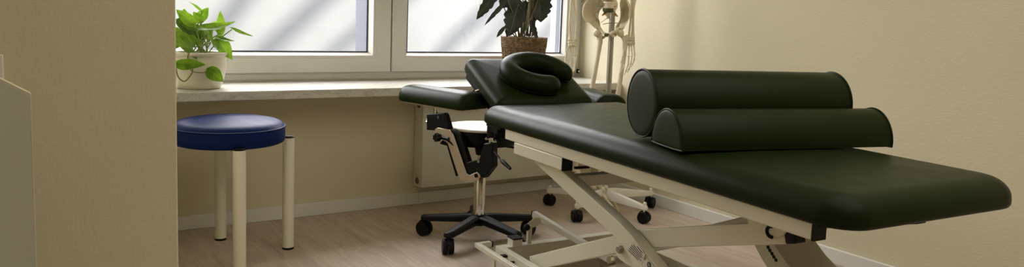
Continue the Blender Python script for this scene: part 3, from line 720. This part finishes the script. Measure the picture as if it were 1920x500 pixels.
# spine
z0 = sk(1141, 22).z
for i in range(5):
    y0 = 3-24*i
    b = MB(); c_ = sk(1141+.5*i, y0+7); b.lathe([(0, -.018), (.026, -.018), (.029, -.013), (.025, 0), (.029, .013), (.026, .018), (0, .018)], c_, 22)
    b.tube([c_+SN*.02, c_+SN*.06-Zv*.01], [.012, .006], 8); s_ = Vector((SN.y, -SN.x, 0)); b.tube([c_+SN*.025-s_*.045, c_+SN*.02, c_+SN*.025+s_*.045], [.005, .009, .005], 8)
    vb = b.build('vertebra', M['bone'], K)
for i in range(6):
    c_ = sk(1140.5+.5*i, 18-24*i, 0); b = MB(); b.lathe([(0, -.015), (.023, -.015), (.028, -.006), (.028, .006), (.025, .014), (0, .014)], c_, 22); b.build('spinal_disc', M['disc'], K)
for i, pts in enumerate(([(1140, 18, -.02, .006), (1134, 25, 0, .006), (1129, 29, .01, .003)], [(1145, 18, -.02, .006), (1152, 25, 0, .007), (1158, 31, .01, .003)])):
    b = MB(); bonep(b, pts); b.build('nerve_root', M['nerve'], K)
# sacrum
b = MB(); R = []
for y, w, dd in ((-2, .036, -.035), (6, .046, -.045), (14, .042, -.055), (22, .032, -.065), (29, .02, -.07), (35, .008, -.065)):
    c_ = sk(1142, y, dd); s_ = Vector((SN.y, -SN.x, 0)); R.append([c_+s_*w*cos(a)+SN*.014*sin(a) for a in [2*PI*k/16 for k in range(16)]])
b.rings(R); b.build('sacrum', M['bone'], K)
# hip bones: bowed blade plus rami
def hip(outline, inner, side):
    b = MB(); cx = sum(p[0] for p in outline)/len(outline); cy = sum(p[1] for p in outline)/len(outline)
    S_ = smooth_path(outline+[outline[0]], 3)[:-1]
    def pt(x, y, k, back):
        d = .045*(1-k)*-1+.035*k*(1 if abs(x-1141) > 20 else -.6)*1
        return sk(x, y, d-(.012*(1-k)+.004 if back else 0))
    rings = []
    for back in (0, 1):
        ks = (.02, .35, .7, .92, 1.0) if not back else (1.0, .92, .7, .35, .02)
        for k in ks:
            rings.append([pt(cx+(p[0]-cx)*(k if not (k == 1.0 and back) else 1.0), cy+(p[1]-cy)*k, k, back) for p in S_])
    b.rings(rings)
    for q in inner: bonep(b, q, 4, 10)
    return b.build('hip_bone', M['bone'], K, angle=75)
hip([(1112, -6), (1101, 2), (1094, 14), (1092.5, 27), (1095, 38), (1099, 41), (1106, 44), (1112, 50), (1119, 55), (1125, 53), (1125, 42), (1122, 32), (1125, 20), (1133, 8), (1124, -3)],
    [[(1118, 50, .0, .009), (1124, 55, .01, .012), (1129, 60, .03, .008), (1136, 64, .045, .007), (1140, 65, .05, .009)],
     [(1123, 50, -.005, .009), (1124, 60, -.005, .009), (1129, 70, -.02, .009), (1134, 68, .01, .006), (1138, 66, .045, .007)],
     [(1101, 2, .028, .004), (1094.5, 14, .03, .005), (1093.5, 28, .032, .005), (1098, 40, .03, .004)]], -1)
hip([(1172, -4), (1180, 6), (1183, 18), (1181, 32), (1177, 42), (1171, 50), (1163, 54), (1156, 58), (1154, 50), (1161, 40), (1163, 30), (1163, 18), (1162, 6), (1165, -2)],
    [[(1170, 48, .0, .009), (1161, 56, .01, .013), (1154, 59, .03, .008), (1148, 61, .045, .007), (1143, 65, .05, .009)],
     [(1160, 52, -.005, .009), (1156, 62, -.005, .009), (1152, 67, .0, .007), (1147, 66, .045, .008)],
     [(1176, 1, .028, .004), (1181.5, 16, .03, .005), (1180, 30, .03, .005)]], 1)
b = MB(); bonep(b, [(1134, 65, .05, .008), (1140, 66, .055, .009)]); b.build('pubic_disc', M['disc'], K)
for P_ in ([(1127, 42, .0, .0018), (1137, 35, .02, .0018), (1148, 27, -.03, .0018)], [(1130, 45.5, .02, .0018), (1140, 43.5, .03, .0018), (1158, 43, -.01, .0018)]):
    b = MB(); bonep(b, P_, 2, 6); b.build('rigging_wire', M['grey'], K)
# legs
def leg(head, troch, shaft, knee, ankle, foot):
    b = MB(); h = sk(*head[:3]); b.ball(h, .0195)
    bonep(b, [(head[0], head[1], head[2], .012), ((head[0]+troch[0])/2, (head[1]+troch[1])/2, .0, .011), (troch[0], troch[1], 0, .014), (troch[0]+.3*(shaft[0]-troch[0]), troch[1]+9, 0, .0135), (shaft[0], shaft[1], 0, .0112), (shaft[0]+.6*(knee[0]-shaft[0]), shaft[1]+.6*(knee[1]-shaft[1]), .005, .0125), (knee[0]-.5, knee[1]-16, .0, .017), (knee[0], knee[1]-6, 0, .027)], 5, 14)
    k_ = sk(knee[0]-4, knee[1]-4, 0); b.ball(k_, .020); b.ball(sk(knee[0]+5, knee[1]-4, 0), .020)
    b.ball(sk(troch[0]+(3 if head[0] > 1141 else -1), troch[1]-5, -.005), .017)
    b.build('thigh_bone', M['bone'], K, angle=80)
    b = MB(); bonep(b, [(knee[0], knee[1]+3, 0, .029), (knee[0], knee[1]+12, 0, .019), ((knee[0]+ankle[0])/2, (knee[1]+ankle[1])/2, 0, .011), (ankle[0], ankle[1]-12, 0, .011), (ankle[0], ankle[1], 0, .018)], 5, 12)
    b.build('shin_bone', M['bone'], K, angle=80)
    b = MB(); s_ = 1 if head[0] > 1141 else -1; bonep(b, [(knee[0]+s_*8, knee[1]+8, -.01, .009), (knee[0]+s_*9, (knee[1]+ankle[1])/2, -.01, .006), (ankle[0]+s_*7, ankle[1]+3, -.005, .009)], 4, 8)
    b.build('calf_bone', M['bone'], K, angle=80)
    b = MB(); b.ball(sk(knee[0], knee[1]-3, .03), .019, (1, .6, 1)); b.build('kneecap', M['bone'], K)
    # foot: heel, tarsals, five rays pointing down and forwards
    f = empty('foot', (0, 0, 0)); f.parent = K
    ax, ay = ankle
    b = MB(); b.ball(sk(ax-6+foot, ay+8, -.01), .024, (1, 1.2, .85)); b.ball(sk(ax-8, ay+20, -.04), .012); b.ball(sk(ax+foot*.2+3, ay+5, .01), .018); b.ball(sk(ax+8, ay+13, .03), .015); b.ball(sk(ax+13, ay+9, .03), .013); b.ball(sk(ax+1, ay+15, -.03), .020)
    b.build('heel_bones', M['bone'], f, angle=80)
    for i in range(5):
        x0, y0 = ax+9+(0, 6, 6.5, 7, 8)[i], ay+24-(0, 5, 5, 5, 5.5)[i]; dx, dy = (15, 15, 15, 15, 14)[i], (22, 25, 24, 23, 21)[i]
        sc_ = (1.0, 1.03, .98, .93, .86)[i]; rr = (.0095, .006, .005, .005, .005)[i]
        b = MB(); d0 = .05-.018*i
        bonep(b, [(x0, y0, d0, rr*1.3), (x0+dx*.5, y0+dy*.5, d0+.015, rr*.75), (x0+dx*sc_, y0+dy*sc_, d0+.025, rr*1.25)], 4, 8); b.build('foot_ray', M['bone'], f, angle=80)
        b = MB(); X0, Y0 = x0+dx*sc_, y0+dy*sc_
        bonep(b, [(X0+.8, Y0+1.5, d0+.027, rr*1.1), (X0+3, Y0+5*sc_, d0+.032, rr*.65), (X0+5, Y0+8*sc_, d0+.036, rr)], 3, 8)
        bonep(b, [(X0+5.7, Y0+9*sc_, d0+.037, rr*.9), (X0+7.5, Y0+12*sc_, d0+.04, rr*.5), (X0+8.5, Y0+13.5*sc_, d0+.041, rr*.55)], 3, 8); b.build('toe', M['bone'], f, angle=80)
leg((1119, 62, .015), (1125, 76), (1121, 105), (1100, 218), (1080, 320), 3)
leg((1163, 62, .015), (1172, 76), (1170, 105), (1152, 218), (1123, 342), -4)
# arms
def armb(pr_, pu, wrist, fingers, thumb, elbow):
    b = MB(); bonep(b, [(elbow[0], elbow[1]-150, -.02, .022), (elbow[0], elbow[1]-130, 0, .014), (elbow[0], elbow[1]-60, 0, .012), (elbow[0], elbow[1]-10, 0, .02), (elbow[0], elbow[1], 0, .018)], 4, 12); b.build('upper_arm_bone', M['bone'], K, angle=80)
    b = MB(); bonep(b, pr_, 5, 10); b.ball(sk(pr_[-1][0], pr_[-1][1], 0), pr_[-1][3]*1.02, (1, 1, .55)); b.build('forearm_bone', M['bone'], K, angle=80)
    b = MB(); bonep(b, pu, 5, 10); b.ball(sk(pu[-1][0], pu[-1][1], 0), pu[-1][3]*1.02, (1, 1, .6)); b.build('forearm_bone', M['bone'], K, angle=80)
    h = empty('hand', (0, 0, 0)); h.parent = K
    b = MB()
    for i, (dx, dy) in enumerate(((-6, 0), (-2, -1), (2, -1), (6, 0), (-5, 5), (-1, 4.5), (3, 5), (6.5, 5))): b.ball(sk(wrist[0]+dx, wrist[1]+dy*1.1, .004*((i % 3)-1)), .0078, (1, 1, 1.15))
    b.build('wrist_bones', M['bone'], h, angle=80)
    for fpts in fingers+[thumb]:
        b = MB(); S_ = [(fpts[0][0], fpts[0][1]-(4.5 if fpts is not thumb else 1.5))]+list(fpts[1:])
        for i in range(len(S_)-1):
            (x0, y0), (x1, y1) = S_[i], S_[i+1]; r0 = (.0062, .0055, .0048, .0042)[min(i, 3)]
            dd = .012*i; bonep(b, [(x0+(x1-x0)*.04, y0+(y1-y0)*.04, dd, r0), (x0+(x1-x0)*.2, y0+(y1-y0)*.2, dd, r0*.72), (x0+(x1-x0)*.75, y0+(y1-y0)*.75, dd+.01, r0*.55), (x0+(x1-x0)*.95, y0+(y1-y0)*.95, dd+.012, r0*.9)], 3, 8)
        b.build('finger' if fpts is not thumb else 'thumb', M['bone'], h, angle=80)
armb([(1073, -8, 0, .011), (1070.5, 15, .004, .0065), (1068.5, 40, .004, .0065), (1069, 62, 0, .008), (1069.5, 74, 0, .013)],
     [(1077, -10, 0, .013), (1078, 8, 0, .0075), (1081, 35, 0, .0055), (1080.5, 60, 0, .006), (1079, 74, 0, .009)],
     (1073, 79.5),
     [[(1069, 91), (1069, 105), (1068, 118), (1069, 128), (1063, 138)][:1]+[(1071, 107), (1069, 121), (1068, 131), (1062, 138)],
      [(1073, 91), (1076, 107), (1078, 121), (1073, 133), (1068, 142)],
      [(1077, 90), (1079, 105), (1077, 119), (1077, 130), (1073, 137)],
      [(1080, 89), (1082, 102), (1080, 114), (1078, 125), (1077, 134)]],
     [(1067, 87), (1062, 97), (1060, 110), (1059, 124)], (1075, -10))
armb([(1191, -8, 0, .011), (1188, 15, .004, .0065), (1187, 40, .004, .0065), (1186.5, 60, 0, .008), (1186, 71, 0, .0125)],
     [(1185, -10, 0, .013), (1184, 8, 0, .0075), (1182.5, 35, 0, .0055), (1180, 60, 0, .006), (1178, 71, 0, .009)],
     (1182, 75.5),
     [[(1176, 87), (1173, 104), (1171, 118), (1168, 130), (1161, 140)],
      [(1180, 87), (1179, 104), (1178, 120), (1174, 133), (1170, 141)],
      [(1184, 87), (1185, 104), (1183, 118), (1179, 130), (1176, 136)],
      [(1188, 86), (1190, 100), (1189, 112), (1186, 120), (1183, 126)]],
     [(1175, 84), (1170, 95), (1168, 106), (1164, 118)], (1188, -10))

# ------------------------------------------------------------------ plants
def leaf(mb, base, tip, width, side, droop=.15, fold=.18, shape='heart', n=14, m_=8, lobes=0, twist=0):
    base, tip = Vector(base), Vector(tip); d = tip-base; L = d.length; d.normalize()
    side = Vector(side); side = (side-d*side.dot(d)).normalized(); nrm = side.cross(d).normalized()
    rows = []
    o = len(mb.v)
    for i in range(n+1):
        t = i/n
        if shape == 'heart': w = (math.sin(PI*min(1, t**.62))**.85)*(1-.15*t)
        elif shape == 'arrow': w = (math.sin(PI*min(1, t**.7))**.8)
        else: w = math.sin(PI*t**.8)
        w = max(w, 0.0)*width/2
        if lobes: w *= 1+.13*cos(t*lobes*2*PI)
        c = base+d*L*t - nrm*(droop*L*(t-.5)**2*4-droop*L) * .5
        tw = twist*(t-.5); s2 = side*cos(tw)+nrm*sin(tw); n2 = nrm*cos(tw)-side*sin(tw)
        for j in range(m_+1):
            q = j/m_*2-1; back = 0
            if shape in ('heart', 'arrow') : back = -.16*L*abs(q)**1.5*max(0, 1-t*3.0)
            off = -abs(q)*fold*w*1.2 + .06*w*sin(t*9+q*3)
            mb.v.append(c+s2*q*w+n2*off+d*back); mb.uv[len(mb.v)-1] = (j/m_, t)
    for i in range(n):
        for j in range(m_):
            a = o+i*(m_+1)+j; mb.f.append((a, a+1, a+m_+2, a+m_+1))
VN = Vector((sin(YAW-.3), cos(YAW-.3), 0))
def at(x, y, Y, d=0): return on_plane(x, y, (0, Y-d, 0), Vector((0, 1, 0)))
# pothos in the cream ceramic pot
pc = Vector((.672, 3.50, .6385))
PO = empty('potted_pothos', pc, label='bright green pothos in a cream ceramic pot at the left end of the sill', cat='potted plant')
b = MB(); b.lathe([(0, 0), (.082, 0), (.088, .004), (.098, .03), (.108, .07), (.112, .10), (.111, .125), (.107, .136), (.110, .140), (.117, .144), (.119, .150), (.117, .156), (.112, .157), (.106, .154), (.104, .12), (0, .12)], seg=56); b.build('pot', M['ceramic'], PO, angle=60)
b = MB(); b.lathe([(0, .135), (.05, .137), (.103, .134)], seg=30); b.build('soil', M['soil'], PO)
def leafset(root, items, Y, mname, name, stem_m, stem_base, stem_r=.0025, origin=None, shape='heart', lobes=0):
    b = MB(); st = MB()
    for it in items:
        bx_, by_, tx, ty, wpx, d0, d1, fold, face = it[:9]
        p0 = at(bx_, by_, Y, d0)-origin; p1 = at(tx, ty, Y, d1)-origin
        wid = wpx/400*(Y/3.5)*(.80 if shape == 'heart' else 1.15)
        v = (p1-p0).normalized(); view = (p0+origin-CAM).normalized()
        sd = v.cross(view).normalized(); sd = (sd*cos(face)+view*sin(face))
        leaf(b, p0, p1, wid, sd, .10+.1*random.random(), fold, shape, lobes=lobes, twist=random.uniform(-.3, .3))
        if len(it) > 9: continue
        sb = stem_base(); mid = (sb+p0)/2+Vector((0, 0, .012)); st.tube([Vector(q) for q in smooth_path([tuple(sb), tuple(mid), tuple(p0)], 4)], stem_r, 6)
    b.build(name, M[mname], root, angle=180)
    if st.v: st.build('stems', M[stem_m], root, angle=180)
sb1 = lambda: Vector((random.uniform(-.05, .05), random.uniform(-.04, .04), .134))
leafset(PO, [
    (362, 44, 330, 18, 27, .05, .06, .2, .2), (346, 40, 345, 16, 24, -.02, .0, .2, -.3), (378, 40, 362, 22, 24, .0, .01, .2, .4), (374, 36, 391, 14, 24, -.03, -.02, .15, .1),
    (378, 20, 353, 3, 8, -.01, .0, .3, .9), (376, 52, 442, 40, 21, .06, .07, .3, .7), (414, 62, 413, 20, 22, -.02, -.03, .2, .3),
    (406, 70, 440, 77, 14, .03, .04, .3, .9), (410, 74, 436, 112, 32, .02, .06, .15, .1), (330, 58, 370, 112, 26, .08, .11, .2, .4),
    (436, 54, 476, 68, 13, .0, .02, .3, .9), (400, 44, 412, 60, 22, -.05, -.05, .2, .2), (340, 70, 326, 92, 22, .0, .03, .2, .3), (392, 60, 404, 92, 14, .08, .10, .3, 1.0),
    (350, 60, 366, 90, 24, .02, .03, .2, .1)],
    3.5, 'pothos', 'foliage', 'stem', sb1, origin=pc)
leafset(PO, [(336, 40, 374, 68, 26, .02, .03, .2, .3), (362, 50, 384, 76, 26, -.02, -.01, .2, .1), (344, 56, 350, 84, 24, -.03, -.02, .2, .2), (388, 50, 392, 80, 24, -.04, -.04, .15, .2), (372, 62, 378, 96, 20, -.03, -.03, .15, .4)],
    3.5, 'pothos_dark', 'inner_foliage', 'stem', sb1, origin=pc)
b = MB()
leaf(b, at(334, 119, 3.5, .15)-pc, at(386, 121, 3.5, .16)-pc, .062, Vector((.0, .0, 1))+Vector((.1, -.7, 0)), .12, .25)
leaf(b, at(392, 131, 3.5, .14)-pc, at(419, 153, 3.5, .14)-pc, .062, Vector((.5, -.2, .8)), .12, .15)
b.build_each('trailing_leaf', M['pothos'], PO, angle=180)
b = MB()
v1 = [at(x, y, 3.5, .135)-pc for x, y in ((330, 128), (334, 144), (343, 152), (350, 150), (358, 140), (361, 132), (357, 120), (352, 108), (356, 96))]
b.tube([Vector(q) for q in smooth_path([tuple(p) for p in v1], 4)], .0028, 7)
v1 = [at(x, y, 3.5, .13)-pc for x, y in ((356, 130), (364, 135), (380, 136), (390, 133), (393, 130))]; b.tube([Vector(q) for q in smooth_path([tuple(p) for p in v1], 4)], .002, 7)
b.build('vine', M['vine'], PO)

# alocasia in a seagrass basket
ac = Vector((2.385, 3.55, .6385))
AL = empty('potted_alocasia', ac, label='dark leaved alocasia in a woven seagrass basket on the sill', cat='potted plant')
b = MB()
Hb = .242; rows = 25
prof = [(0, 0), (.10, 0)]
b.lathe([(0, 0), (.098, 0), (.1005, .004), (.115, .17), (.118, .235), (.110, .236), (.108, .20), (0, .20)], seg=48); bk = b.build('basket_core', M['wicker'], AL)
# braided rows: pairs of twisted strands per row
b = MB()
for i in range(rows):
    z = .008+i*(Hb-.012)/(rows-1); rad = .1015+(.1195-.1015)*(z/Hb)+(.006 if z > .19 else 0)
    for ph in (0, PI):
        P_ = []; n = 216
        for k in range(n+1):
            a = 2*PI*k/n; w = a*27+ph+(i % 2)*PI*.5
            P_.append(((rad+.0028*cos(w))*cos(a), (rad+.0028*cos(w))*sin(a), z+.0030*sin(w)))
        b.tube(P_, .0036, 4, cap=False)
b.build('braided_wall', M['wicker'], AL, angle=180)
b = MB()
for k in range(20):
    a = 2*PI*k/20; b.tube([((.107+.021*t)*cos(a), (.107+.021*t)*sin(a), .01+.235*t) for t in (0, .5, .8, 1)], .0022, 5)
b.build('binding_cord', M['wicker'], AL)
b = MB(); b.lathe([(0, .215), (.108, .212)], seg=30); b.build('soil', M['soil'], AL)
sb2 = lambda: Vector((random.uniform(-.03, .04), random.uniform(-.02, .02), .212))
leafset(AL, [
    (930, -14, 893, 37, 21, .0, .02, .25, .2), (952, 0, 908, 48, 9, .04, .06, .3, .4), (972, 8, 955, 68, 40, .03, .05, .15, .1), (1012, -8, 1014, 42, 46, .02, .04, .12, .2),
    (962, -22, 938, 16, 34, .0, .02, .2, .1), (985, 8, 983, 62, 26, -.04, -.03, .15, .3), (945, 52, 931, 70, 8, .05, .07, .3, .4), (996, 42, 1008, 76, 12, .07, .10, .3, .3),
    (1003, 0, 1000, 44, 30, -.03, -.02, .2, .1), (964, 28, 950, 70, 22, -.02, .0, .15, .2), (985, -60, 970, -12, 60, 0, .02, .15, .1), (1005, -70, 1030, -22, 60, 0, .02, .15, .1), (940, -60, 915, -25, 50, 0, .02, .15, .1)],
    3.55, 'alo', 'foliage', 'stem2', sb2, .0034, origin=ac, shape='arrow', lobes=5)
b = MB()
for x0, y0, x1, y1, r_ in ((973, 68, 962, -20, .0045), (978, 68, 972, -20, .0035), (988, 68, 996, -30, .006), (994, 68, 1001, -30, .005), (998, 68, 1008, 0, .005), (968, 68, 950, 20, .003)):
    b.tube([at(x0, y0, 3.55)-ac, at((x0+x1)/2+1, (y0+y1)/2, 3.55)-ac, at(x1, y1, 3.55)-ac], [r_*1.2, r_, r_*.8], 8)
b.build('stalks', M['stem2'], AL)

# ------------------------------------------------------------------ outdoors: bare tree that shades the garden wall
SD = Vector((.55, -1.0, 1.15))
tr = empty('bare_tree', (7.6, 5.2, -.4), label='bare tree outside whose branches shade the garden wall', cat='tree')
def far(x, z, k): return Vector((x, 6.2, z))+SD*k-tr.location
b = MB()
b.tube([(0, 0, 0), (.0, .05, 1.2), (-.1, .0, 2.4), (-.2, -.1, 4.4)], [.16, .14, .10, .05], 12); b.build('trunk', M['bark'], tr)
b = MB(); rnd = random.Random(4)
brs = [((1.3, .3, 1.75), (2.4, 1.3, 1.6), .05), ((1.0, .25, 1.9), (1.7, 1.3, 1.7), .05), ((2.0, .45, 1.8), (3.1, 1.3, 1.7), .04), ((2.9, .3, 1.7), (4.0, 1.25, 1.7), .05), ((3.3, .3, 1.75), (4.3, 1.3, 1.7), .035), ((3.9, .35, 1.8), (4.9, 1.3, 1.7), .05), ((4.4, .3, 1.7), (5.3, 1.2, 1.8), .035)]
for (x0, z0_, k0), (x1, z1_, k1), r_ in brs:
    p, q = far(x0, z0_, k0), far(x1, z1_, k1); mid = (p+q)/2+Vector((rnd.uniform(-.1, .1), rnd.uniform(-.1, .1), rnd.uniform(-.05, .05)))
    b.tube([p, mid, q, q+(q-mid)*.7+Vector((.3, 0, .1))], [r_*.8, r_*1.5, r_*1.7, r_*1.8], 8)
b.build('branches', M['bark'], tr)

# ------------------------------------------------------------------ light
w = bpy.data.worlds.new('sky'); SC.world = w; w.use_nodes = True
nt = w.node_tree; bg = nt.nodes['Background']
tc_ = nt.nodes.new('ShaderNodeTexCoord'); sx = nt.nodes.new('ShaderNodeSeparateXYZ'); rp = nt.nodes.new('ShaderNodeValToRGB')
nt.links.new(tc_.outputs['Generated'], sx.inputs[0]); nt.links.new(sx.outputs[2], rp.inputs[0])
rp.color_ramp.elements[0].position = 0; rp.color_ramp.elements[0].color = (1, .965, .96, 1)
rp.color_ramp.elements[1].position = 1; rp.color_ramp.elements[1].color = (.98, .965, 1.0, 1)
nt.links.new(rp.outputs[0], bg.inputs[0]); bg.inputs[1].default_value = 13.5
sl = bpy.data.lights.new('sun', 'SUN'); sl.energy = 44; sl.angle = math.radians(3); sl.color = (1, .90, .68)
so = bpy.data.objects.new('sun', sl); COL.objects.link(so); so.rotation_euler = SD.to_track_quat('Z', 'Y').to_euler(); so.location = (4, 6, 4)
al = bpy.data.lights.new('ceiling_fill', 'AREA'); al.energy = 30; al.shape = 'RECTANGLE'; al.size = 2.2; al.size_y = 2.6; al.color = (1, .93, .80)  # unseen fill lamp, added to brighten the room
ao = bpy.data.objects.new('ceiling_fill', al); COL.objects.link(ao); ao.location = (1.7, .4, CZ-.03)
pl_ = bpy.data.lights.new('window_portal', 'AREA'); pl_.shape = 'RECTANGLE'; pl_.size = 2.5; pl_.size_y = 1.35; pl_.cycles.is_portal = True
po = bpy.data.objects.new('window_portal', pl_); COL.objects.link(po); po.location = (1.64, GY+.075, 1.37); po.rotation_euler = Vector((0, 1, 0)).to_track_quat('Z', 'Y').to_euler()
SC.view_settings.view_transform = 'Standard'; SC.view_settings.look = 'None'; SC.view_settings.gamma = 1
SC.view_settings.use_curve_mapping = False; SC.view_settings.exposure = 0
SC.cycles.use_denoising = True
SC.cycles.max_bounces = 10; SC.cycles.diffuse_bounces = 6; SC.cycles.transmission_bounces = 6; SC.cycles.sample_clamp_indirect = 6
